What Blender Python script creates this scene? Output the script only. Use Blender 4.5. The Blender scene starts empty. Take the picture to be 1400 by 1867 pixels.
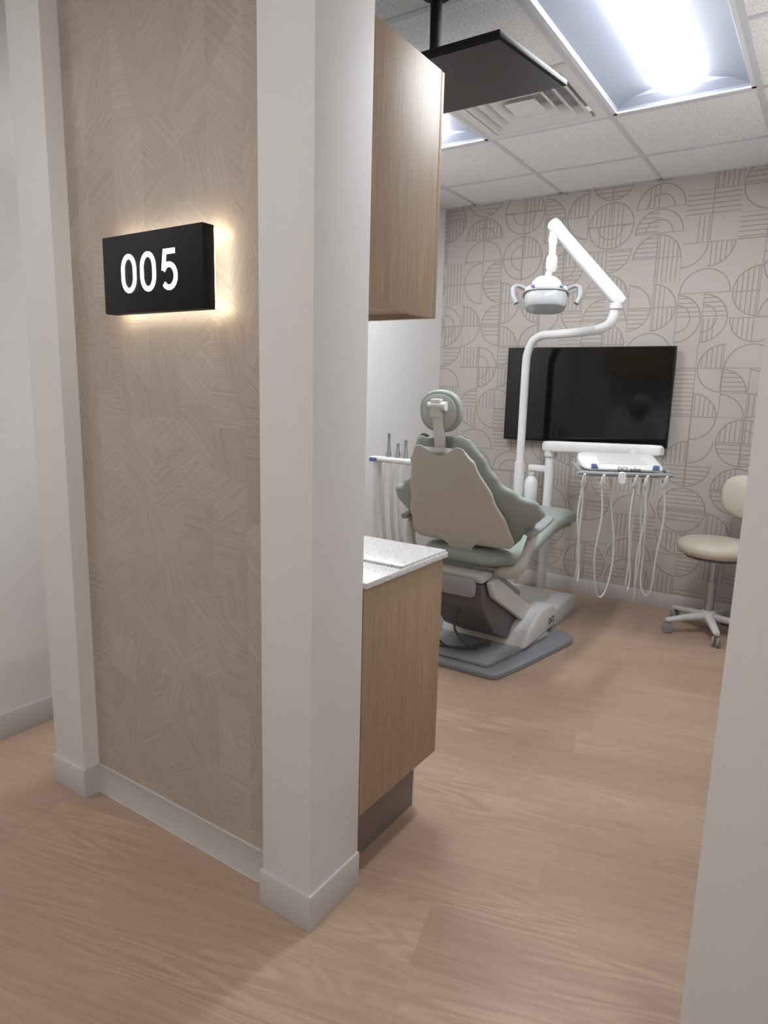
import bpy, bmesh, math, random
from mathutils import Vector, Matrix
C = bpy.context.scene.collection
PI = math.pi
H = 2.63
# ------------------------------------------------------------------ helpers
def lin(c):
    c /= 255.0
    return c/12.92 if c <= .04045 else ((c+.055)/1.055)**2.4
def rgb(r, g, b): return (lin(r), lin(g), lin(b), 1)

class MB:
    def __init__(s): s.bm = bmesh.new()
    def face_set(s, pts, faces, bev=0, seg=2):
        vs = [s.bm.verts.new(p) for p in pts]
        fs = [s.bm.faces.new([vs[i] for i in f]) for f in faces]
        if bev:
            es = list({e for f in fs for e in f.edges})
            bmesh.ops.bevel(s.bm, geom=es, offset=bev, segments=seg, profile=.5, affect='EDGES')
        return s
    def box(s, x0, x1, y0, y1, z0, z1, bev=0, seg=2):
        p = [(x0,y0,z0),(x1,y0,z0),(x1,y1,z0),(x0,y1,z0),(x0,y0,z1),(x1,y0,z1),(x1,y1,z1),(x0,y1,z1)]
        return s.face_set(p, [(0,3,2,1),(4,5,6,7),(0,1,5,4),(1,2,6,5),(2,3,7,6),(3,0,4,7)], bev, seg)
    def prism(s, pts, ax, d0, d1, bev=0, seg=2):
        f = {'x': lambda p, d: (d,p[0],p[1]), 'y': lambda p, d: (p[0],d,p[1]), 'z': lambda p, d: (p[0],p[1],d)}[ax]
        n = len(pts)
        P = [f(p,d0) for p in pts]+[f(p,d1) for p in pts]
        F = [tuple(range(n))[::-1], tuple(range(n,2*n))]+[(i,(i+1)%n,n+(i+1)%n,n+i) for i in range(n)]
        return s.face_set(P, F, bev, seg)
    def loft(s, rings, cap=True, cap0=True):
        R = [[s.bm.verts.new(p) for p in r] for r in rings]
        n = len(R[0])
        for a, b in zip(R, R[1:]):
            for i in range(n):
                s.bm.faces.new((a[i], a[(i+1)%n], b[(i+1)%n], b[i]))
        if cap:
            if cap0: s.bm.faces.new(R[0][::-1])
            s.bm.faces.new(R[-1])
        return s
    def tube(s, path, r, seg=12):
        path = [Vector(p) for p in path]
        n = len(path)
        rr = r if isinstance(r, (list, tuple)) else [r]*n
        t0 = (path[1]-path[0]).normalized()
        up = Vector((0,0,1)) if abs(t0.z) < .9 else Vector((1,0,0))
        a = t0.cross(up).normalized()
        rings = []
        for i, p in enumerate(path):
            t = (path[min(i+1,n-1)]-path[max(i-1,0)]).normalized()
            a = (a-t*a.dot(t)).normalized()
            b = t.cross(a)
            rings.append([p+(a*math.cos(k*2*PI/seg)+b*math.sin(k*2*PI/seg))*rr[i] for k in range(seg)])
        return s.loft(rings)
    def lathe(s, prof, c=(0,0,0), seg=28, M=None):
        rings = []
        for r, z in prof:
            ring = [Vector((max(r,.0004)*math.cos(k*2*PI/seg), max(r,.0004)*math.sin(k*2*PI/seg), z)) for k in range(seg)]
            if M: ring = [M @ p for p in ring]
            rings.append([p+Vector(c) for p in ring])
        return s.loft(rings)
    def build(s, name, m, parent=None, ang=38, loc=None):
        bmesh.ops.recalc_face_normals(s.bm, faces=s.bm.faces)
        me = bpy.data.meshes.new(name); s.bm.to_mesh(me); s.bm.free()
        for p in me.polygons: p.use_smooth = True
        me.set_sharp_from_angle(angle=math.radians(ang))
        me.materials.append(m)
        o = bpy.data.objects.new(name, me); C.objects.link(o)
        if parent: o.parent = parent
        if loc: o.location = loc
        return o

def spline(pts, n=8):
    P = [Vector(p) for p in pts]; P = [2*P[0]-P[1]]+P+[2*P[-1]-P[-2]]
    out = []
    for i in range(1, len(P)-2):
        a, b, c, d = P[i-1:i+3]
        for k in range(n):
            t = k/n
            out.append(.5*(2*b+(c-a)*t+(2*a-5*b+4*c-d)*t*t+(3*b-a-3*c+d)*t**3))
    out.append(P[-2]); return out
def sell(hw, hh, n=28, e=4):
    out = []
    for k in range(n):
        a = 2*PI*k/n; c, s_ = math.cos(a), math.sin(a)
        out.append((hw*math.copysign(abs(c)**(2/e), c), hh*math.copysign(abs(s_)**(2/e), s_)))
    return out
def interp(tab, x):
    for (a, va), (b, vb) in zip(tab, tab[1:]):
        if x <= b:
            t = (x-a)/(b-a); t = t*t*(3-2*t)
            return va+(vb-va)*t
    return tab[-1][1]
def thing(name, label, cat, loc=(0,0,0), rz=0, group=None):
    o = bpy.data.objects.new(name, None); C.objects.link(o)
    o.empty_display_size = .1
    o.location = loc; o.rotation_euler = (0,0,rz); o['label'] = label; o['category'] = cat
    if group: o['group'] = group
    return o
def struct(o): o['kind'] = 'structure'; return o
def ribbon(mb, path, w, y0, y1, closed=False):
    P = [Vector((p[0],p[1])) for p in path]; n = len(P); L = []; R = []
    for i in range(n):
        a = P[(i-1)%n] if (closed or i > 0) else P[i]
        b = P[(i+1)%n] if (closed or i < n-1) else P[i]
        d1 = (P[i]-a); d2 = (b-P[i])
        d1 = d1.normalized() if d1.length > 1e-9 else d2.normalized()
        d2 = d2.normalized() if d2.length > 1e-9 else d1
        t = (d1+d2).normalized(); nn = Vector((-t.y,t.x)); k = max(.6, nn.dot(Vector((-d1.y,d1.x))))
        L.append(P[i]+nn*w/2/k); R.append(P[i]-nn*w/2/k)
    rings = [[(L[i].x,y0,L[i].y),(R[i].x,y0,R[i].y),(R[i].x,y1,R[i].y),(L[i].x,y1,L[i].y)] for i in range(n)]
    if closed: mb.loft(rings+[rings[0]], cap=False)
    else: mb.loft(rings)
    return mb
def text_mesh(name, body, size, ext, m, parent, loc, rot):
    cu = bpy.data.curves.new(name, 'FONT'); cu.body = body; cu.size = size; cu.extrude = ext; cu.align_x = 'CENTER'; cu.align_y = 'CENTER'
    tmp = bpy.data.objects.new(name+'_source', cu); C.objects.link(tmp)
    bpy.context.view_layer.update()
    me = bpy.data.meshes.new_from_object(tmp.evaluated_get(bpy.context.evaluated_depsgraph_get()))
    bpy.data.objects.remove(tmp)
    me.materials.clear(); me.materials.append(m)
    o = bpy.data.objects.new(name, me); C.objects.link(o)
    o.parent = parent; o.location = loc; o.rotation_euler = rot
    return o

# ------------------------------------------------------------------ materials
class NT:
    def __init__(s, name):
        s.m = bpy.data.materials.new(name); s.m.use_nodes = True
        s.t = s.m.node_tree; s.b = s.t.nodes['Principled BSDF']
    def node(s, typ, **kw):
        n = s.t.nodes.new(typ)
        for k, v in kw.items(): setattr(n, k, v)
        return n
    def put(s, sock, v):
        if hasattr(v, 'is_linked') or isinstance(v, bpy.types.NodeSocket): s.t.links.new(v, sock)
        else: sock.default_value = v
    def M(s, op, a, b=None, c=None):
        n = s.node('ShaderNodeMath', operation=op)
        for i, v in enumerate((a,b,c)):
            if v is not None: s.put(n.inputs[i], v)
        return n.outputs[0]
    def lerp(s, f, a, b): return s.M('ADD', a, s.M('MULTIPLY', f, s.M('SUBTRACT', b, a)))
    def xyz(s):
        tc = s.node('ShaderNodeTexCoord'); sp = s.node('ShaderNodeSeparateXYZ')
        s.t.links.new(tc.outputs['Object'], sp.inputs[0]); return sp.outputs
    def vec(s, x, y, z=0.0):
        n = s.node('ShaderNodeCombineXYZ')
        for i, v in enumerate((x,y,z)): s.put(n.inputs[i], v)
        return n.outputs[0]
    def white(s, v):
        n = s.node('ShaderNodeTexWhiteNoise', noise_dimensions='3D'); s.put(n.inputs['Vector'], v)
        sp = s.node('ShaderNodeSeparateColor'); s.t.links.new(n.outputs['Color'], sp.inputs[0])
        return sp.outputs[0], sp.outputs[1], sp.outputs[2]
    def noise(s, v, scale=1.0, detail=2.0, rough=.5, dist=0.0):
        n = s.node('ShaderNodeTexNoise')
        if v is not None: s.put(n.inputs['Vector'], v)
        n.inputs['Scale'].default_value = scale; n.inputs['Detail'].default_value = detail
        n.inputs['Roughness'].default_value = rough; n.inputs['Distortion'].default_value = dist
        return n.outputs[0]
    def mix(s, f, a, b):
        n = s.node('ShaderNodeMix', data_type='RGBA')
        s.put(n.inputs[0], f); s.put(n.inputs[6], a); s.put(n.inputs[7], b); return n.outputs[2]
    def ramp(s, f, a, b):
        n = s.node('ShaderNodeMapRange'); s.put(n.inputs[0], f); n.inputs[1].default_value = a; n.inputs[2].default_value = b
        return n.outputs[0]
    def bump(s, h, st=.2, d=.01):
        n = s.node('ShaderNodeBump'); n.inputs['Strength'].default_value = st; n.inputs['Distance'].default_value = d
        s.put(n.inputs['Height'], h); s.t.links.new(n.outputs[0], s.b.inputs['Normal'])
    def done(s, col, rough=.5, metal=0.0, spec=.5):
        s.put(s.b.inputs['Base Color'], col); s.put(s.b.inputs['Roughness'], rough); s.b.inputs['Metallic'].default_value = metal
        s.b.inputs['Specular IOR Level'].default_value = spec
        return s.m
def plain(name, col, rough=.5, metal=0.0, var=.06, scale=9.0, bump=0, bscale=200, spec=.5):
    n = NT(name)
    tc = n.node('ShaderNodeTexCoord')
    f = n.noise(tc.outputs['Object'], scale, 3)
    dark = tuple(c*(1-var) for c in col[:3])+(1,); lite = tuple(min(1,c*(1+var)) for c in col[:3])+(1,)
    if bump: n.bump(n.noise(tc.outputs['Object'], bscale, 2), bump, .002)
    return n.done(n.mix(f, dark, lite), rough, metal, spec)
def glow(name, col, st):
    n = NT(name)
    tc = n.node('ShaderNodeTexCoord'); f = n.noise(tc.outputs['Object'], 3, 1)
    c2 = tuple(c*.97 for c in col[:3])+(1,)
    mx = n.mix(f, c2, col)
    n.t.links.new(mx, n.b.inputs['Emission Color']); n.b.inputs['Emission Strength'].default_value = st
    return n.done(col, .5)

def mat_wood_floor():
    n = NT('plank_floor'); x, y, z = n.xyz(); M = n.M
    a = math.radians(14)
    xr = M('ADD', M('MULTIPLY', x, math.cos(a)), M('MULTIPLY', y, math.sin(a)))
    yr = M('SUBTRACT', M('MULTIPLY', y, math.cos(a)), M('MULTIPLY', x, math.sin(a)))
    v = M('DIVIDE', yr, .19); row = M('FLOOR', v); fv = M('FRACT', v)
    r0 = n.white(n.vec(row, 3.3, 1.7))[0]
    u = M('ADD', M('DIVIDE', xr, 1.25), M('MULTIPLY', r0, 5.0)); col = M('FLOOR', u); fu = M('FRACT', u)
    p0, p1, p2 = n.white(n.vec(row, col, 7.0))
    wob = M('MULTIPLY', M('SUBTRACT', n.noise(n.vec(M('MULTIPLY', xr, 2.5), M('MULTIPLY', yr, 3.0), p0), 1.0, 2), .5), .022)
    yw = M('ADD', yr, wob)
    base = n.noise(n.vec(M('MULTIPLY', xr, .9), M('MULTIPLY', yw, 7.0), M('MULTIPLY', p0, 40.0)), 1.0, 2, .5, .3)
    rings = M('ADD', M('MULTIPLY', M('SINE', M('MULTIPLY', base, 95.0)), .5), .5)
    zone = n.ramp(n.noise(n.vec(M('MULTIPLY', xr, 1.2), M('MULTIPLY', yr, 3.0), M('MULTIPLY', p0, 9.0)), 1.0, 1), .5, .68)
    fine = n.noise(n.vec(M('MULTIPLY', xr, 8.0), M('MULTIPLY', yw, 210.0), p1), 1.0, 3, .6)
    mid = n.noise(n.vec(M('MULTIPLY', xr, 2.5), M('MULTIPLY', yw, 60.0), p1), 1.0, 2, .6)
    cloud = n.noise(n.vec(M('MULTIPLY', xr, .9), M('MULTIPLY', yr, 3.0), 1.0), 1.0, 2)
    g = M('ADD', M('ADD', M('MULTIPLY', M('MULTIPLY', rings, zone), .20), M('MULTIPLY', mid, .22)), M('ADD', M('MULTIPLY', fine, .38), M('ADD', M('MULTIPLY', cloud, .32), M('MULTIPLY', p2, .10))))
    c = n.mix(n.ramp(g, .28, .86), rgb(155,128,109), rgb(194,170,149))
    seam = M('MAXIMUM', M('LESS_THAN', fv, .012), M('LESS_THAN', fu, .0018))
    c = n.mix(M('MULTIPLY', seam, .15), c, rgb(125,97,82))
    n.bump(M('ADD', fine, M('MULTIPLY', rings, .3)), .06, .003)
    return n.done(c, .42, 0, .4)
def mat_oak():
    n = NT('light_oak_veneer'); x, y, z = n.xyz(); M = n.M
    ac = M('ADD', x, y)
    fine = n.noise(n.vec(M('MULTIPLY', ac, 260.0), 0.0, M('MULTIPLY', z, 5.0)), 1.0, 3, .65)
    band = n.noise(n.vec(M('MULTIPLY', ac, 28.0), 4.0, M('MULTIPLY', z, .8)), 1.0, 2)
    g = M('ADD', M('MULTIPLY', fine, .82), M('MULTIPLY', band, .18))
    n.bump(fine, .05, .002)
    return n.done(n.mix(n.ramp(g, .3, .72), rgb(138,114,89), rgb(182,158,131)), .48)
def mat_deco():
    n = NT('line_art_wallpaper'); x, y, z = n.xyz(); M = n.M; S = .145
    u = M('DIVIDE', x, S); bx = M('FLOOR', M('DIVIDE', u, 2.0))
    off = M('MULTIPLY', M('FLOOR', M('MULTIPLY', n.white(n.vec(bx, 8.0, 2.0))[0], 4.0)), .5)
    w = M('ADD', M('DIVIDE', z, S), off); bz0 = M('FLOOR', M('DIVIDE', w, 2.0))
    px = M('SUBTRACT', u, M('MULTIPLY', bx, 2.0)); pz = M('SUBTRACT', w, M('MULTIPLY', bz0, 2.0))
    k0, k1, k2 = n.white(n.vec(bx, bz0, .5))
    sw = M('GREATER_THAN', k0, .5)
    qx = M('ADD', px, M('MULTIPLY', sw, M('SUBTRACT', pz, px))); qz = M('ADD', pz, M('MULTIPLY', sw, M('SUBTRACT', px, pz)))
    row = M('FLOOR', qz); fy = M('SUBTRACT', qz, row); half = M('FLOOR', qx)
    a0, a1, a2 = n.white(n.vec(bx, bz0, M('ADD', row, 3.0)))
    b0, b1, b2 = n.white(n.vec(bx, bz0, M('ADD', M('ADD', M('MULTIPLY', row, 2.0), half), 11.0)))
    flip = M('GREATER_THAN', a0, .5); noarc = M('LESS_THAN', a1, .22)
    fy2 = n.lerp(flip, fy, M('SUBTRACT', 1.0, fy))
    q = M('SUBTRACT', qx, half)
    quarter = M('LESS_THAN', a2, .12)
    mxq = n.lerp(M('GREATER_THAN', b2, .5), q, M('SUBTRACT', 1.0, q))
    mx = n.lerp(quarter, M('ABSOLUTE', M('SUBTRACT', qx, 1.0)), mxq)
    d = M('SQRT', M('ADD', M('MULTIPLY', mx, mx), M('MULTIPLY', fy2, fy2)))
    arc = M('LESS_THAN', M('ABSOLUTE', M('SUBTRACT', d, .95)), .023)
    arc2 = M('MULTIPLY', M('LESS_THAN', M('ABSOLUTE', M('SUBTRACT', d, .55)), .021), M('GREATER_THAN', a2, .75))
    arc = M('MAXIMUM', arc, arc2)
    inside = M('MAXIMUM', M('LESS_THAN', d, .95), noarc)
    dr = M('GREATER_THAN', b0, .5); has = M('GREATER_THAN', b1, .33)
    sc = n.lerp(dr, mx, fy2)
    lim = M('LESS_THAN', sc, n.lerp(M('GREATER_THAN', b2, .7), 1.0, .62))
    st = M('LESS_THAN', M('ABSOLUTE', M('SUBTRACT', M('FRACT', M('MULTIPLY', sc, 5.5)), .5)), .105)
    st = M('MULTIPLY', M('MULTIPLY', M('MULTIPLY', st, inside), has), lim)
    base = M('MULTIPLY', M('LESS_THAN', fy2, .030), M('GREATER_THAN', a1, .12))
    mid = M('MULTIPLY', M('MULTIPLY', M('LESS_THAN', mx, .02), inside), M('GREATER_THAN', k1, .4))
    ln = M('MAXIMUM', M('MAXIMUM', M('MULTIPLY', arc, M('SUBTRACT', 1.0, noarc)), st), M('MAXIMUM', base, mid))
    cloth = n.noise(n.vec(M('MULTIPLY', x, 130.0), 0.0, M('MULTIPLY', z, 130.0)), 1.0, 2)
    bg = n.mix(cloth, rgb(174,167,161), rgb(192,185,179))
    n.bump(M('SUBTRACT', M('MULTIPLY', cloth, .4), M('MULTIPLY', ln, 1.0)), .2, .002)
    return n.done(n.mix(M('MULTIPLY', ln, .58), bg, rgb(116,106,99)), .6)
def mat_grass():
    n = NT('patchwork_grasscloth'); x, y, z = n.xyz(); M = n.M
    u = M('DIVIDE', x, .12); col = M('FLOOR', u); fx = M('FRACT', u)
    o0 = n.white(n.vec(col, 2.0, 5.0))[0]
    w = M('ADD', M('DIVIDE', z, .25), M('MULTIPLY', o0, 9.0)); row = M('FLOOR', w); fz = M('FRACT', w)
    r0, r1, r2 = n.white(n.vec(col, row, 1.0))
    k = M('MULTIPLY', M('SUBTRACT', r1, .5), 3.6)
    side = M('GREATER_THAN', fz, M('ADD', .5, M('MULTIPLY', k, M('SUBTRACT', fx, .5))))
    s0, s1, s2 = n.white(n.vec(col, row, M('ADD', side, 4.0)))
    ang = M('ADD', M('MULTIPLY', M('FLOOR', M('MULTIPLY', s0, 5.0)), PI/5), .25)
    ca = M('COSINE', ang); sa = M('SINE', ang)
    t = M('ADD', M('MULTIPLY', x, ca), M('MULTIPLY', z, sa)); q = M('SUBTRACT', M('MULTIPLY', z, ca), M('MULTIPLY', x, sa))
    fib = n.noise(n.vec(M('MULTIPLY', t, 220.0), M('MULTIPLY', q, 5.0), M('MULTIPLY', s1, 30.0)), 1.0, 1, .5)
    cl = n.noise(n.vec(M('MULTIPLY', x, 60.0), 0.0, M('MULTIPLY', z, 60.0)), 1.0, 2)
    g = M('ADD', M('MULTIPLY', n.ramp(fib, .25, .75), .52), M('ADD', M('MULTIPLY', s2, .28), M('MULTIPLY', cl, .20)))
    n.bump(fib, .22, .003)
    return n.done(n.mix(g, rgb(162,147,134), rgb(194,180,167)), .5)
def mat_tile():
    n = NT('mineral_ceiling_tile'); tc = n.node('ShaderNodeTexCoord')
    f = n.noise(tc.outputs['Object'], 130, 3, .75)
    n.bump(f, .25, .003)
    return n.done(n.mix(n.ramp(f, .34, .52), rgb(202,198,197), rgb(239,238,237)), .9)
def mat_quartz():
    n = NT('speckled_white_quartz'); tc = n.node('ShaderNodeTexCoord')
    v = n.node('ShaderNodeTexVoronoi'); v.inputs['Scale'].default_value = 220; n.t.links.new(tc.outputs['Object'], v.inputs['Vector'])
    f = n.noise(tc.outputs['Object'], 160, 2)
    c = n.mix(n.ramp(f, .52, .7), rgb(228,227,228), rgb(180,178,181))
    c = n.mix(n.M('LESS_THAN', v.outputs['Distance'], .16), c, rgb(155,153,156))
    return n.done(c, .3)
def mat_clear():
    m = plain('clear_lens_plastic', rgb(222,225,226), .06, var=.03)
    m.node_tree.nodes['Principled BSDF'].inputs['Transmission Weight'].default_value = .45
    return m

WHITE = plain('white_wall_paint', rgb(224,223,222), .6, var=.015, bump=.03)
BASEB = plain('light_grey_rubber_base', rgb(199,196,194), .5, var=.02)
FLOOR = mat_wood_floor(); OAK = mat_oak(); DECO = mat_deco(); GRASS = mat_grass(); TILE = mat_tile(); QUARTZ = mat_quartz()
BAR = plain('ceiling_grid_paint', rgb(205,204,206), .5, var=.02)
TOE = plain('dark_taupe_toe_kick', rgb(122,110,100), .45, var=.05)
PANW = plain('white_enamel', rgb(225,226,230), .4, var=.01)
PANR = plain('satin_reflector_metal', rgb(132,137,149), .6, var=.02)
VENTM = plain('grey_white_enamel', rgb(222,219,218), .5, var=.02)
VENTD = plain('shaded_duct_enamel', rgb(205,202,202), .6, var=.02)
BLACK = plain('matte_black_plastic', rgb(20,18,18), .6, var=.1, spec=.25)
SCREEN = plain('glossy_black_screen', rgb(6,6,7), .07, var=.05)
CEILSCR = plain('satin_black_screen', rgb(24,19,18), .35, var=.05, spec=.3)
SIGNB = plain('black_sign_paint', rgb(10,9,9), .55, var=.08, spec=.3)
SAGE = plain('sage_green_vinyl', rgb(150,160,153), .42, var=.03, bump=.05)
SHELL = plain('warm_grey_plastic', rgb(194,192,185), .4, var=.02)
LGREY = plain('light_grey_plastic', rgb(210,210,209), .35, var=.02)
WPLAS = plain('white_plastic', rgb(226,226,226), .3, var=.01)
MGREY = plain('mid_grey_plastic', rgb(148,150,152), .4, var=.03)
HGREY = plain('soft_grey_plastic', rgb(176,180,177), .4, var=.03)
DGREY = plain('charcoal_plastic', rgb(92,91,93), .4, var=.05)
PLATE = plain('blue_grey_base_paint', rgb(134,136,141), .45, var=.04)
STEEL = plain('brushed_steel', rgb(190,190,192), .28, 1.0, var=.05)
CREAM = plain('cream_vinyl', rgb(210,202,185), .45, var=.02, bump=.04)
BLUE = plain('blue_key_pad', rgb(92,112,156), .4, var=.05)
HOSE = plain('pale_grey_hose', rgb(206,206,200), .45, var=.03)
CABLE = plain('dark_grey_cable', rgb(66,64,64), .5, var=.1)
INK = plain('dark_grey_ink', rgb(70,70,75), .5, var=.05)
LENSG = mat_clear()
LENS = glow('white_light_lens', (.955,.975,1,1), 42.0)
LENSH = glow('added_hall_lens', (1,.99,.98,1), 18.5)  # glow for the hallway lamps added out of view
HALO = glow('warm_led', (1,.945,.80,1), 12.0)
DIGIT = glow('lit_digit', (1,.95,.86,1), 2.8)

# ------------------------------------------------------------------ setting
struct(MB().box(-4.3, 2.6, -1.9, 4.6, -.06, 0).build('floor', FLOOR))
GX = [-1.03+.61*k for k in range(-6, 7)]; GY = [3.41+.61*k for k in range(-9, 3)]
XMIN, XMAX, YMIN, YMAX = -4.3, 2.6, -1.9, 4.48
def clipl(g, a, b): return sorted({a, b} | {v for v in g if a < v < b})
xs, ys = clipl(GX, XMIN, XMAX), clipl(GY, YMIN, YMAX)
HOLES = [(-1.03,-.42,2.19,3.41), (-2.25,-1.64,2.19,3.41), (-1.64,-1.03,2.80,3.41),
         (-1.64,-1.03,-.86,.36), (.19,.80,-.86,.36), (-3.47,-2.86,-.86,.36)]
mb = MB()
for x0, x1 in zip(xs, xs[1:]):
    for y0, y1 in zip(ys, ys[1:]):
        cx, cy = (x0+x1)/2, (y0+y1)/2
        if any(a < cx < b and c < cy < d for a, b, c, d in HOLES): continue
        mb.box(x0, x1, y0, y1, H, H+.015)
ceil = struct(mb.build('ceiling', TILE))
mb = MB()
def inhole_x(x, y0, y1): return any(a+.05 < x < b-.05 and c < (y0+y1)/2 < d for a, b, c, d in HOLES)
def inhole_y(y, x0, x1): return any(c+.05 < y < d-.05 and a < (x0+x1)/2 < b for a, b, c, d in HOLES)
for x in GX:
    if XMIN < x < XMAX:
        for y0, y1 in zip(ys, ys[1:]):
            if not inhole_x(x, y0, y1): mb.box(x-.012, x+.012, y0, y1, H-.004, H+.002)
for y in GY:
    if YMIN < y < YMAX:
        for x0, x1 in zip(xs, xs[1:]):
            if not inhole_y(y, x0, x1): mb.box(x0, x1, y-.012, y+.012, H-.0035, H+.002)
mb.box(-2.49, -.097, 4.458, 4.48, H-.004, H)
mb.build('grid_bars', BAR, ceil)

struct(MB().box(-2.62, .06, 4.48, 4.6, 0, H).build('wall_back', DECO))
struct(MB().box(-2.62, -2.49, 1.14, 4.48, 0, H).build('wall_left', WHITE))
struct(MB().box(-.097, .06, 1.14, 4.48, 0, H, .003).build('wall_right', WHITE))
struct(MB().box(-4.3, 2.6, -2.0, -1.9, 0, H).build('wall_hall', WHITE))
PLAN = [(-2.065,1.14),(-1.90,1.14),(-1.90,1.20),(-1.104,1.20),(-1.104,1.14),(-.944,1.14),(-.944,1.345),(-2.065,1.345)]
div = struct(MB().prism(PLAN, 'z', 0, H, .003).build('wall_divider', WHITE))
MB().box(-1.898, -1.106, 1.194, 1.1995, .10, H).build('wallpaper_panel', GRASS, div)
T = .007; BH = .10
def base(name, segs):
    mb = MB()
    for x0, x1, y0, y1 in segs: mb.box(x0, x1, y0, y1, 0, BH, .0015)
    return struct(mb.build(name, BASEB))
BP = [(-2.072,1.133),(-1.893,1.133),(-1.893,1.188),(-1.111,1.188),(-1.111,1.133),(-.937,1.133),(-.937,1.343),(-2.072,1.343)]
struct(MB().prism(BP, 'z', 0, BH, .002).build('baseboard_divider', BASEB))
base('baseboard_back', [(-2.49,-.097,4.48-T,4.48)])
base('baseboard_left', [(-2.49,-2.49+T,1.14-T,4.48)])
base('baseboard_right', [(-.097-T,-.097,1.14-T,4.48),(-.097-T,.06,1.14-T,1.14)])

# ------------------------------------------------------------------ ceiling lights
def troffer(x0, x1, y0, y1, label, lens, group=None):
    cx, cy, hx, hy = (x0+x1)/2, (y0+y1)/2, (x1-x0)/2-.012, (y1-y0)/2-.012
    t = thing('ceiling_light', label, 'ceiling light', (cx,cy,H), 0, group)
    mb = MB()
    for a in ((-hx,-hx+.018,-hy,hy),(hx-.018,hx,-hy,hy),(-hx,hx,-hy,-hy+.018),(-hx,hx,hy-.018,hy)):
        mb.box(a[0],a[1],a[2],a[3],-.003,.012)
    mb.build('frame', PANW, t)
    def rect(ax, ay, z): return [(-ax,-ay,z),(ax,-ay,z),(ax,ay,z),(-ax,ay,z)]
    MB().loft([rect(hx-.016,hy-.016,.0), rect(hx-.024,hy-.024,.012), rect(.2,hy-.06,.038), rect(.10,hy-.07,.056), rect(.095,hy-.075,.07)], cap0=False).build('reflector', PANR, t, 20)
    rings = []
    n = 17
    prof = [(.088*math.cos(PI*k/(n-1)), .060-.042*math.sin(PI*k/(n-1))**.7) for k in range(n)]
    for y, s in ((-hy+.078,.5),(-hy+.082,.78),(-hy+.092,.95),(-hy+.105,1),(hy-.105,1),(hy-.092,.95),(hy-.082,.78),(hy-.078,.5)):
        rings.append([(p[0]*(.8+.2*s), y, .060-(.060-p[1])*s) for p in prof])
    MB().loft(rings).build('lens', lens, t, 50)
    return t
troffer(*HOLES[0], 'large recessed fluorescent-style ceiling light nearest the right end of the room', LENS)
troffer(*HOLES[1], 'recessed ceiling light partly hidden behind hanging black monitor and wall cabinet', LENS)
for h, w in zip(HOLES[3:], ('above the sign panel', 'right of the doorway', 'at the left end')):
    troffer(*h, 'added unseen hallway ceiling light '+w, LENSH, 'added unseen hallway lights')  # out-of-view lamps, added to light the hall floor and sign panel
# vent
t = thing('ceiling_vent', 'square grey-white four-way air vent with stepped louvers in ceiling', 'vent', (-1.335,3.105,H))
def sq(a, z): return [(-a,-a,z),(a,-a,z),(a,a,z),(-a,a,z)]
MB().loft([sq(.293,.01), sq(.293,-.004), sq(.25,-.006), sq(.246,.02)], cap=False).build('frame', VENTM, t, 20)
MB().loft([sq(.262,.05), sq(.262,.052)]).build('backing', VENTD, t)
for a in (.235, .18, .125):
    MB().loft([sq(a-.05,.03), sq(a-.008,-.008), sq(a,-.010), sq(a,-.006), sq(a-.042,.034)], cap=False).build('louver', VENTM, t, 20)
MB().loft([sq(.03,.03), sq(.072,-.006), sq(.068,-.010), sq(.02,-.010)]).build('center_plate', VENTM, t, 20)

# ------------------------------------------------------------------ sign
t = thing('room_sign', 'black box room number sign with warm backlight reading 005', 'sign', (-1.4535,1.16,1.5265))
MB().box(-.1915,.1915,-.037,0,0,.192,.003).build('sign_box', SIGNB, t)
mb = MB()
mb.box(-.184,.184,0,.008,.004,.012); mb.box(-.184,.184,0,.008,.180,.188); mb.box(-.184,-.176,0,.008,.004,.188); mb.box(.176,.184,0,.008,.004,.188)
mb.build('light_strip', HALO, t)
for x in (-.12,.12): MB().tube([(x,0,.096),(x,.034,.096)], .008).build('standoff', STEEL, t)
def stadium(cx, cz, a, h, n=14, hh=None):
    hh = hh or a
    out = []
    for k in range(n+1): th = PI*k/n; out.append((cx+a*math.cos(th), cz+h-hh+hh*math.sin(th)))
    for k in range(n+1): th = PI+PI*k/n; out.append((cx+a*math.cos(th), cz-h+hh+hh*math.sin(th)))
    return out
SW = .0122
for cx in (-.084, -.008):
    ribbon(MB(), stadium(cx, .096, .0235, .0415, 14, .031), SW, -.0385, -.0365, True).build('digit', DIGIT, t)
mb = MB(); cx = .072
ribbon(mb, [(cx+.022,.096+.0415),(cx-.015,.096+.0415),(cx-.0215,.096-.002)], SW, -.0385, -.0365)
arc = [(cx-.0215,.096-.0015),(cx-.012,.096+.010)]
for k in range(13): th = math.radians(100-k*20); arc.append((cx+.0245*math.cos(th)-.001, .096-.0155+.027*math.sin(th)))
ribbon(mb, arc, SW, -.0386, -.0366)
mb.build('digit', DIGIT, t)

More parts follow.
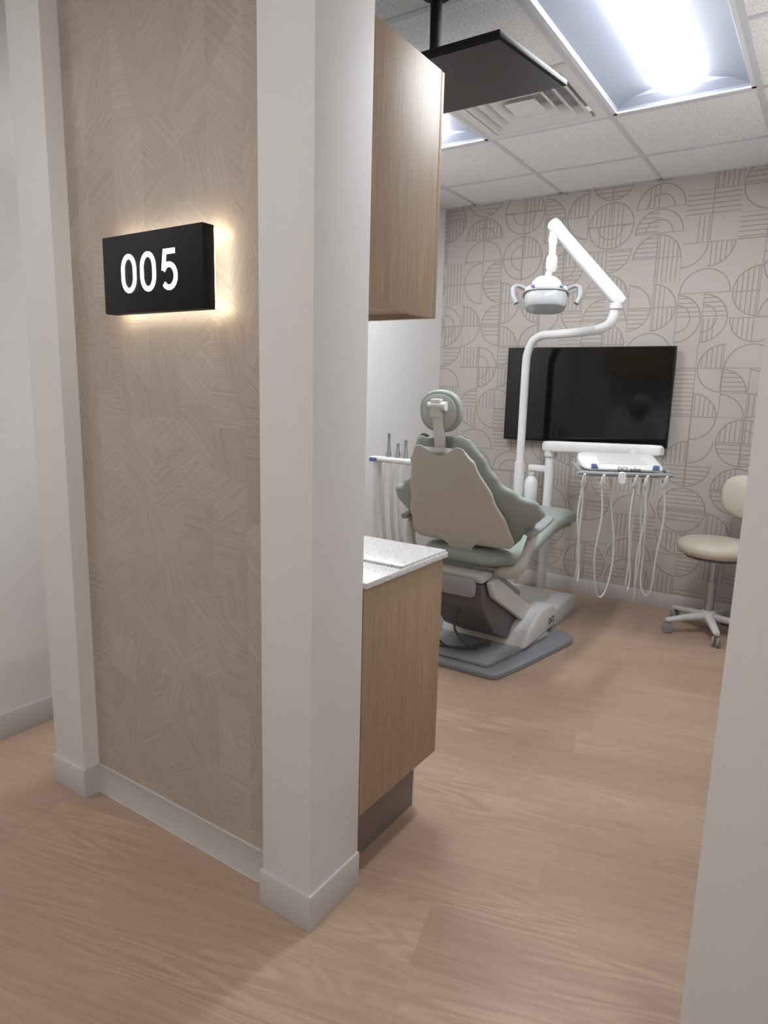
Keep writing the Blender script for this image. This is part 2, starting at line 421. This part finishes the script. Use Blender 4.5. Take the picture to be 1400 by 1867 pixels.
# ------------------------------------------------------------------ cabinets
t = thing('base_cabinet', 'light oak base cabinet with dark toe kick behind the sign wall', 'cabinet', (-1.5,1.35,0))
MB().box(-.55,.537,0,.40,.20,.845).build('body', OAK, t)
MB().box(.537,.555,0,.42,.20,.845,.001).build('end_panel', OAK, t)
for k in range(3):
    x0 = -.55+k*.3625
    d = MB().box(x0+.002,x0+.3605,.401,.42,.202,.843,.001).build('door', OAK, t)
    MB().box(x0+.3,x0+.31,.42,.44,.66,.80,.002).build('handle', STEEL, d)
MB().box(-.55,.495,.02,.385,0,.20).build('toe_kick', TOE, t)
MB().box(.478,.4965,.386,.394,0,.20).build('corner_trim', LGREY, t)
t = thing('countertop', 'white speckled quartz countertop on oak base cabinet', 'countertop', (-1.5,1.35,.846))
MB().box(-.56,.563,0,.435,0,.016,.001).build('slab', QUARTZ, t)
MB().box(-.56,.558,.178,.432,.016,.023,.001).build('raised_slab', QUARTZ, t)
t = thing('wall_cabinet', 'light oak wall cabinet mounted high behind the sign wall', 'cabinet', (-1.5,1.346,1.545))
MB().box(-.55,.537,0,.302,.014,.615).build('body', OAK, t)
MB().box(.537,.555,0,.302,0,.615,.001).build('end_panel', OAK, t)
for k in range(3):
    x0 = -.55+k*.3683
    MB().box(x0+.0015,x0+.3668,.303,.322,0,.615,.001).build('door', OAK, t)

# ------------------------------------------------------------------ monitors
t = thing('wall_monitor', 'large flat black television on the line-patterned back wall', 'television', (-1.378,4.48,1.03))
MB().box(-.541,.541,-.065,-.035,0,.622,.003).build('casing', BLACK, t)
MB().box(-.534,.534,-.0665,-.0645,.012,.615).build('screen', SCREEN, t)
MB().box(-.25,.25,-.035,0,.14,.48,.004).build('wall_bracket', DGREY, t)
CM = Vector((-1.33,2.15,2.352))
t = thing('ceiling_monitor', 'black flat monitor hanging from ceiling on a black pole', 'monitor', CM)
tilt = math.atan2(.068,.55)
cs = MB().box(-.436,.436,-.277,.277,0,.018,.003).build('casing', BLACK, t); cs.rotation_euler = (tilt,0,0)
sc = MB().box(-.426,.426,-.262,.267,-.002,.001).build('screen', CEILSCR, t); sc.rotation_euler = (tilt,0,0)
MB().tube([(.085,-.03,.03),(.085,-.03,H-2.352-.012)], .019, 18).build('pole', BLACK, t)
MB().lathe([(.05,H-2.352-.012),(.05,H-2.352)], (.085,-.03,0)).build('ceiling_plate', BLACK, t)
MB().box(-.02,.18,-.10,.04,.018,.036,.004).build('bracket', BLACK, t)

# ------------------------------------------------------------------ dental chair
t = thing('dental_chair', 'reclining dental chair with sage green upholstery and grey shell', 'dental chair', (-1.43,3.1,0))
pl = [(-.25,-.30),(-.2,-.315),(.2,-.315),(.25,-.30),(.30,-.1),(.39,.38),(.375,.44),(.30,.50),(-.30,.50),(-.375,.44),(-.39,.38),(-.30,-.1)]
MB().prism(pl, 'z', 0, .028, .006).build('base_plate', PLATE, t)
pl2 = [(-.2,-.27),(.2,-.27),(.235,-.05),(.30,.36),(.25,.44),(-.25,.44),(-.30,.36),(-.235,-.05)]
MB().prism([(x*.9,y*.95) for x, y in pl2], 'z', .028, .05, .008).build('base_cover', MGREY, t)
bb = MB().prism([(.04,.04),(.10,.13),(.26,.20),(.44,.19),(.53,.14),(.56,.05)], 'x', -.25, .25, .018, 3).build('base_housing', LGREY, t)
text_mesh('lettering', 'DCI', .05, .001, INK, bb, (.2515,.42,.10), (PI/2,0,PI/2))
MB().prism([(-.30,.45),(-.20,.455),(.36,.12),(.34,.055),(.10,.055),(-.12,.16),(-.28,.33)], 'x', -.145, .145, .012).build('lift_arm', DGREY, t)
for s in (-1,1):
    MB().prism([(-.265,.455),(-.19,.468),(.40,.14),(.40,.075),(.345,.055),(-.22,.375)], 'x', s*.150, s*.182, .006).build('arm_side_cover', LGREY, t)
MB().prism([(-.14,.40),(-.02,.45),(.30,.27),(.26,.18)], 'x', -.11, .11, .01).build('lower_link', MGREY, t)
MB().box(-.15,.15,-.30,.18,.455,.50,.012).build('seat_bracket', SHELL, t)
MB().box(-.12,.12,-.345,-.29,.39,.48,.015).build('rear_motor_cover', MGREY, t)
# seat and leg rest
SEATZ = [(-.26,.565),(-.1,.56),(.1,.57),(.35,.61),(.5,.63),(.75,.625),(1.0,.60)]
SEATW = [(-.26,.19),(-.18,.23),(0,.255),(.3,.25),(.45,.235),(.75,.215),(1.0,.195)]
def longpad(y0, y1, n, dz, hh, wk, endk=.6):
    rings = []
    for i in range(n+1):
        f = i/n; y = y0+(y1-y0)*f
        k = min(1, endk+(1-endk)*math.sqrt(max(0,1-(1-min(f,1-f)*10)**2)) if min(f,1-f) < .1 else 1)
        rings.append([(p[0], y, interp(SEATZ,y)+dz+p[1]) for p in sell(interp(SEATW,y)*wk*(.9+.1*k), hh*k, 32, 3.2)])
    return MB().loft(rings)
longpad(-.27,1.0,40,0,.05,1,.35).build('seat_cushion', SAGE, t, 60)
longpad(-.22,.94,30,-.05,.022,.86,.5).build('seat_pan', MGREY, t, 60)
# back
TOP = Vector((0,-.505,1.115)); BOT = Vector((0,-.20,.595)); D = (BOT-TOP); L = D.length; D.normalize(); Nn = Vector((0,-D.z,D.y))
def backpad(W, WR, TH, off, s0, s1, n, notch, e, m=44):
    rings = []
    for i in range(n+1):
        f = i/n; s = s0+(s1-s0)*f
        k = math.sqrt(max(0,1-(1-min(f,1-f)*14)**2)) if min(f,1-f) < 1/14 else 1
        k = .3+.7*k
        w = interp(W,s); ring = []
        for px, pn in sell(w*(.93+.07*k), interp(TH,s)*k, m, e):
            u = min(1, abs(px)/.095)
            sh = notch*(1-u*u)**2*max(0,1-s/.3)
            # round the outer corners of the top edge
            if s < .12: sh += .03*(1-s/.12)*max(0,(abs(px)-.09)/.06)**2
            ring.append(TOP+D*(L*s+sh)+Vector((px,0,0))+Nn*(off+pn+interp(WR,s)*(abs(px)/.3)**2.2))
        rings.append(ring)
    return MB().loft(rings)
backpad([(-.04,.14),(.06,.165),(.2,.19),(.36,.23),(.48,.30),(.58,.38),(.70,.395),(.80,.345),(.9,.28),(1,.24)],
        [(-.04,.01),(.4,.02),(.6,.03),(.74,.04),(.86,.04),(1,.03)], [(-.04,.03),(.3,.036),(.7,.04),(1,.042)], .04, -.04, 1.0, 44, .06, 2.6).build('back_cushion', SAGE, t, 60)
backpad([(.0,.128),(.15,.165),(.45,.215),(.7,.255),(.88,.27),(.93,.26)], [(.0,.01),(.5,.014),(.93,.015)], [(.0,.012),(.93,.016)], -.012, .0, .93, 30, .05, 4.5, 60).build('back_shell', SHELL, t, 55)
MB().loft([[TOP+D*(L*s)+Vector((sx*w,0,0))+Nn*(o) for sx, o in ((-1,-.038),(1,-.038),(1,.005),(-1,.005))] for s, w in ((.84,.115),(.93,.065),(1.02,.05),(1.12,.052))]).build('back_stem', SHELL, t)
# headrest
hc = Vector((0,-.495,1.262)); Rh_ = Matrix.Rotation(math.radians(8),3,'X')
def oval(rows, e=2.3): return [[hc+Rh_ @ Vector((p[0],nn,p[1])) for p in sell(.102*k,.094*k,36,e)] for k, nn in rows]
MB().loft(oval(((.5,-.018),(.85,-.02),(.96,-.016),(1,0),(.97,.014),(.85,.026),(.5,.032)))).build('headrest', SAGE, t, 60)
MB().loft(oval(((.82,-.018),(.83,-.024),(.79,-.028),(.3,-.03)))).build('headrest_shell', HGREY, t, 50)
mb = MB(); mb.box(-.027,.027,-.555,-.525,1.235,1.315,.008); mb.prism([(-.55,1.30),(-.524,1.30),(-.478,1.10),(-.462,1.04),(-.482,1.04),(-.505,1.11)], 'x', -.023, .023, .004)
mb.tube([(-.038,-.543,1.285),(.038,-.543,1.285)], .016, 16); mb.build('headrest_bracket', LGREY, t)
MB().tube([(.038,-.543,1.285),(.05,-.543,1.285)], .02, 18).build('headrest_knob', WPLAS, t)
# armrests
for s in (-1,1):
    MB().tube(spline([(s*.17,-.17,.50),(s*.26,-.20,.51),(s*.305,-.20,.57),(s*.325,-.18,.66),(s*.33,-.15,.715)],6), [.028]*12+[.023]*13, 14).build('armrest_post', SHELL, t)
    b = MB(); b.loft([[(s*.338+p[0], y, z+p[1]) for p in sell(w,.012,20,3)] for y, w, z in ((-.23,.015,.712),(-.22,.026,.714),(-.14,.03,.725),(-.02,.026,.742),(.03,.02,.75),(.04,.012,.751))])
    b.build('armrest', MGREY, t, 50)
# cables
for pts, r in (([(-.12,-.20,.36),(-.15,-.27,.22),(-.08,-.24,.09),(.02,-.18,.075),(.10,-.05,.08)],.007), ([(.02,-.24,.33),(.0,-.27,.20),(.07,-.22,.10),(.12,-.10,.085)],.006), ([(-.16,-.1,.33),(-.22,-.22,.17),(-.16,-.24,.08),(-.02,-.2,.07),(.08,-.16,.075)],.007)):
    MB().tube(spline(pts,8), r, 8).build('cable', CABLE, t, 60)

# ------------------------------------------------------------------ utility box
t = thing('utility_box', 'low grey floor box behind the foot of the dental chair', 'utility box', (-1.50,3.96,0))
MB().prism([(-.27,0),(-.27,.07),(-.2,.11),(.0,.12),(.13,.10),(.15,0)], 'x', -.30, .28, .015, 3).build('housing', LGREY, t)
MB().box(-.29,.29,-.25,.14,.0,.012).build('base_plate', MGREY, t)

# ------------------------------------------------------------------ operating light
t = thing('dental_light', 'white overhead dental light with jointed arm and side handles', 'dental light', (-1.69,4.18,0))
MB().tube([(0,0,0),(0,0,.9)], .034, 20).build('lower_post', WPLAS, t)
MB().tube(spline([(0,0,.88),(0,0,1.2),(0,0,1.52),(.008,-.004,1.60),(.04,-.012,1.672),(.105,-.035,1.705),(.2,-.10,1.705),(.40,-.25,1.70),(.55,-.385,1.70)],7)+
          spline([(.57,-.40,1.702),(.625,-.425,1.72),(.652,-.437,1.765),(.658,-.44,1.81)],6), .026, 18).build('post', WPLAS, t, 60)
K = Vector((.667,-.44,1.845)); E = Vector((.342,-.58,2.225))
MB().tube([(.66,-.44,1.80),(.66,-.44,1.86)], .034, 18).build('elbow_joint', LGREY, t)
dv = (E-K).normalized(); sd = dv.cross(Vector((.5,-.83,0)).normalized()).normalized(); fw = sd.cross(dv)
mb = MB(); mb.loft([[K+dv*s+sd*p[0]+fw*p[1] for p in sell(w,w*.8,20,3.5)] for s, w in ((-.035,.02),(-.02,.036),(.03,.038),(.45,.032),(.51,.034),(.535,.03),(.545,.015))])
mb.build('spring_arm', WPLAS, t, 50)
mb = MB(); mb.lathe([(.02,2.20),(.026,2.15),(.02,2.12),(.018,2.06)], (.342,-.575,0)); mb.lathe([(.026,2.07),(.03,2.05),(.03,2.01),(.02,1.985)], (.342,-.575,0)); mb.build('drop_joint', LGREY, t)
MB().tube(spline([(.342,-.575,2.0),(.33,-.585,1.97),(.33,-.57,1.93)],5), .017, 14).build('yoke', WPLAS, t)
head = Vector((.322,-.58,1.885)); RZ = Matrix.Rotation(math.radians(24),3,'Z') @ Matrix.Rotation(math.radians(-14),3,'X')
def hd(rs, e=2.8): return [[head+RZ @ Vector((p[0],p[1],z)) for p in sell(a,b,32,e)] for a, b, z in rs]
hb = MB().loft(hd([(.03,.03,.075),(.055,.05,.07),(.075,.066,.05),(.085,.075,.028),(.11,.086,.012),(.118,.092,-.008),(.112,.088,-.014)])).build('lamp_head', WPLAS, t, 35)
MB().loft(hd([(.108,.085,-.012),(.114,.09,-.035),(.112,.088,-.08),(.10,.078,-.094),(.03,.03,-.096)])).build('lens', LENSG, hb, 45)
MB().loft(hd([(.095,.075,-.016),(.07,.055,-.06),(.03,.03,-.07)])).build('reflector', LGREY, hb, 20)
MB().loft(hd([(.114,.09,-.004),(.1205,.0945,-.010),(.1205,.0945,-.018),(.112,.088,-.022)])).build('trim_ring', MGREY, hb, 45)
for s in (-1,1):
    MB().tube([head+RZ @ Vector(p) for p in spline([(s*.10,-.02,.005),(s*.145,-.03,.022),(s*.172,-.045,.005),(s*.172,-.055,-.045),(s*.155,-.06,-.085)],6)], [.011]*12+[.014]*13, 12).build('handle', MGREY, t, 60)
    MB().loft([[head+RZ @ Vector((s*.075+p[0],-.088+d,p[1]+.0)) for p in sell(.012,.006,12,3)] for d in (.004,-.006)]).build('blue_button', BLUE, hb)

# ------------------------------------------------------------------ delivery unit
t = thing('delivery_unit', 'white swing-arm instrument delivery unit in front of wall television', 'dental unit', (-1.50,4.22,0))
MB().tube([(0,0,0),(0,0,.97)], .03, 18).build('post', WPLAS, t)
MB().tube([(0,0,.95),(0,0,1.0)], .04, 18).build('collar', LGREY, t)
a0 = Vector((-.03,0,1.012)); a1 = Vector((.71,-.22,1.046)); dv = (a1-a0).normalized(); sd = Vector((0,0,1)).cross(dv).normalized(); up = dv.cross(sd)
mb = MB(); Ln = (a1-a0).length
mb.loft([[a0+dv*s+sd*p[0]+up*p[1] for p in sell(.034*k,.036*k,20,4)] for s, k in ((-.02,.6),(-.005,.95),(.05,1),(Ln-.05,.95),(Ln,.9),(Ln+.015,.6))])
mb.build('arm', WPLAS, t, 50)
MB().box(-.14,.0,-.02,.02,.845,.885,.006).build('bottle_bracket', WPLAS, t)
yaw = math.radians(30)
hx, hy = -.96-(-1.50), 3.80-4.22
RZ2 = Matrix.Rotation(yaw,4,'Z'); TR = Matrix.Translation((hx,hy,.012)) @ RZ2
def loc(ob): ob.matrix_local = TR; return ob
loc(MB().tube([(.10,.09,.96),(.13,.17,1.01)], .03, 14).build('swivel', LGREY, t))
prof = [(-.135,.940),(-.14,.95),(-.125,.962),(-.02,.992),(.08,1.018),(.105,1.014),(.115,.99),(.11,.940)]
def slab(x, k, dz=0): return [(x, p[0]*k, .965+(p[1]-.965)*k+dz) for p in prof]
hd_ = loc(MB().loft([slab(-.215,.55),slab(-.205,.85),slab(-.185,1),slab(.185,1),slab(.205,.85),slab(.215,.55)]).build('control_head', WPLAS, t, 40))
MB().face_set([(-.13,-.095,.9735),(.13,-.095,.9735),(.11,.06,1.0155),(-.11,.06,1.0155),(-.13,-.095,.969),(.13,-.095,.969),(.11,.06,1.008),(-.11,.06,1.008)],
              [(0,1,2,3),(7,6,5,4),(0,4,5,1),(1,5,6,2),(2,6,7,3),(3,7,4,0)]).build('touch_pad', LGREY, hd_)
for s in (-1,1): MB().prism([(s*.180,.948),(s*.140,.948),(s*.152,.974),(s*.176,.974)], 'y', -.143, -.118, .003).build('blue_key', BLUE, hd_)
text_mesh('lettering', 'DCI edge', .032, .001, INK, hd_, (0.02,-.142,.950), (PI/2-.1,0,0))
loc(MB().loft([[(x, -.145+p[0], .925+p[1]) for p in sell(.022*k,.011*k,16,3)] for x, k in ((-.25,.5),(-.24,1),(.24,1),(.25,.5))]).build('holder_bar', MGREY, t, 50))
for s in (-1,1): loc(MB().loft([[(s*.235+p[0], y, .932+p[1]+(y+.14)*.12) for p in sell(.009,.012,12,3)] for y in (-.14,.06)]).build('side_rail', MGREY, t, 50))
loc(MB().box(-.19,.19,-.13,.09,.905,.932,.006).build('under_tray', LGREY, t))
loc(MB().loft([[(p[0]-.02,-.175,.905+p[1]) for p in sell(.018,.03,16,3)],[(p[0]-.02,-.16,.905+p[1]) for p in sell(.022,.034,16,3)]]).build('pull_handle', WPLAS, t))
W = Matrix.Translation((-.96,3.80,0)) @ RZ2
for i, (x, zb, dx) in enumerate(((-.225,.33,.03),(-.125,.25,.10),(.045,.29,.04),(.10,.24,.015),(.20,.27,-.065))):
    hp = thing('dental_handpiece', 'dental handpiece with white hose hanging from the delivery unit rail', 'handpiece', W @ Vector((x,-.175,.91)), yaw, 'handpieces on the delivery unit')
    MB().lathe([(.008,-.0),(.013,.005),(.015,.03),(.011,.05),(.006,.07)], (0,0,-.035), 14, Matrix.Rotation(math.radians(25),3,'X')).build('body', WPLAS if i%2 else LGREY, hp)
    MB().lathe([(.016,0),(.016,.018)], (0,0,-.005), 14, Matrix.Rotation(math.radians(70),3,'X')).build('grip', DGREY, hp)
    z = zb-.91; wv = (-.015,.012,-.01,.014,.012)[i]
    MB().tube(spline([(0,.0,-.03),(wv,-.004,-.2),(-wv*.6,.0,-.42),(dx*.15,.01,z*.92),(dx*.5,.03,z),(dx*.9,.05,z*.9),(dx+wv,.07,-.4),(dx*.8,.08,-.15),(dx*.6,.085,.0)],7), .0050, 8).build('hose', HOSE, hp, 60)
t = thing('water_bottle', 'white plastic water bottle hanging under the delivery arm bracket', 'bottle', (-1.62,4.22,.64))
MB().lathe([(.02,0),(.042,.004),(.046,.02),(.046,.12),(.038,.15),(.022,.17),(.02,.18)]).build('bottle_body', WPLAS, t, 50)
MB().lathe([(.026,.178),(.026,.20),(.02,.201)]).build('cap', LGREY, t)

# ------------------------------------------------------------------ assistant arm
t = thing('assistant_arm', 'white instrument holder stand beside left side of dental chair', 'dental unit', (-2.1,3.1,0))
MB().tube([(.005,0,.012),(.005,0,.95)], .024, 16).build('post', WPLAS, t)
MB().lathe([(.10,0),(.10,.008),(.03,.02)], (.005,0,0)).build('foot', LGREY, t)
mb = MB(); mb.loft([[(x,.0+p[0],.965+p[1]) for p in sell(.035*k,.016*k,18,3.5)] for x, k in ((-.04,.6),(-.03,1),(.22,1),(.23,.6))]); mb.build('holder_bar', LGREY, t, 50)
MB().box(-.028,.02,-.0365,-.033,.955,.975,.001).build('blue_key', BLUE, t)
for i, (x, zt) in enumerate(((.075,.12),(.135,.07),(.185,.09))):
    hp = thing('suction_tip', 'slim upright suction handpiece in the holder beside the chair', 'handpiece', (-2.1+x,3.1,.981), 0, 'suction handpieces left of the chair')
    MB().lathe([(.014,0),(.017,.015),(.013,.03),(.009,.05),(.008,zt),(.011,zt+.008),(.003,zt+.012)], seg=14).build('body', STEEL, hp, 50)
    MB().tube(spline([(0,-.045,-.03),(.0,-.05,-.2),(.01,-.03,-.45),(.05,.02,-.62),(.12,.05,-.6)],7), .0105, 8).build('hose', HOSE, hp, 60)

# ------------------------------------------------------------------ stool
t = thing('rolling_stool', 'cream vinyl rolling stool with backrest beside right wall', 'stool', (-.43,4.17,0))
MB().lathe([(.05,.465),(.17,.467),(.198,.48),(.205,.505),(.198,.53),(.17,.548),(.08,.552),(0,.55)], (-.04,0,0), 40).build('seat', CREAM, t, 60)
MB().lathe([(.06,.445),(.16,.452),(.17,.466)], (-.04,0,0), 32).build('seat_plate', DGREY, t)
mb = MB(); mb.lathe([(.027,.13),(.027,.30),(.018,.301),(.018,.45)], (-.04,0,0)); mb.build('gas_column', STEEL, t)
MB().lathe([(.03,.06),(.045,.07),(.045,.12),(.03,.135)], (-.04,0,0)).build('hub', LGREY, t)
for k in range(5):
    a = math.radians(218+72*k); d = Vector((math.cos(a),math.sin(a),0)); s_ = Vector((-d.y,d.x,0)); c0 = Vector((-.04,-.01,0))
    MB().loft([[c0+d*r+s_*p[0]+Vector((0,0,z+p[1])) for p in sell(w,h_,14,3)] for r, z, w, h_ in ((.03,.10,.026,.022),(.12,.093,.022,.018),(.235,.078,.018,.012),(.25,.077,.012,.008))]).build('leg', LGREY, t, 50)
    mb = MB(); c = c0+d*.235; ax = (d*.35+s_*.94).normalized()
    M3 = Vector((0,0,1)).rotation_difference(ax).to_matrix()
    for o in (-.021,.006): mb.lathe([(.012,0),(.028,.002),(.03,.006),(.028,.013),(.012,.015)], c+ax*o+Vector((0,0,.031)), 20, M3)
    mb.tube([c+Vector((0,0,.05)),c+Vector((0,0,.075))], .007, 10)
    mb.build('caster', MGREY, t)
MB().tube(spline([(.03,.03,.452),(.13,.10,.455),(.165,.13,.50),(.155,.125,.68),(.145,.115,.80)],6), .012, 12).build('back_bar', STEEL, t)
bd = Vector((-.62,-.78,0)).normalized(); bs = Vector((-bd.y,bd.x,0)); bc = Vector((.095,.075,.80))
MB().loft([[bc+bd*(n_+.03*(p[0]/.17)**2)+bs*p[0]+Vector((0,0,p[1])) for p in sell(.17*k,.125*k,32,2.8)] for k, n_ in ((.5,-.03),(.85,-.027),(.97,-.015),(1,0),(.97,.015),(.82,.028),(.4,.034))]).build('backrest', CREAM, t, 60)

# ------------------------------------------------------------------ camera, world
yawc, p, r = math.radians(33.4), math.radians(10.4), math.radians(1.5)
Fh = Vector((-math.sin(yawc), math.cos(yawc), 0)); Rv = Vector((math.cos(yawc), math.sin(yawc), 0)); Z = Vector((0,0,1))
F = Fh*math.cos(p)-Z*math.sin(p); U = Fh*math.sin(p)+Z*math.cos(p)
Rc = Rv*math.cos(r)+U*math.sin(r); Uc = -Rv*math.sin(r)+U*math.cos(r)
M4 = Matrix((Rc, Uc, -F)).transposed().to_4x4(); M4.translation = (0,0,1.35)
cd = bpy.data.cameras.new('camera'); cam = bpy.data.objects.new('camera', cd); C.objects.link(cam)
cam.matrix_world = M4; cd.sensor_fit = 'AUTO'; cd.sensor_width = 36; cd.lens = 36*1220/1867; cd.clip_start = .03
bpy.context.scene.camera = cam
w = bpy.data.worlds.new('world'); bpy.context.scene.world = w; w.use_nodes = True
bg = w.node_tree.nodes['Background']; bg.inputs[0].default_value = (1,.99,.98,1); bg.inputs[1].default_value = .6
bpy.context.scene.view_settings.view_transform = 'Standard'
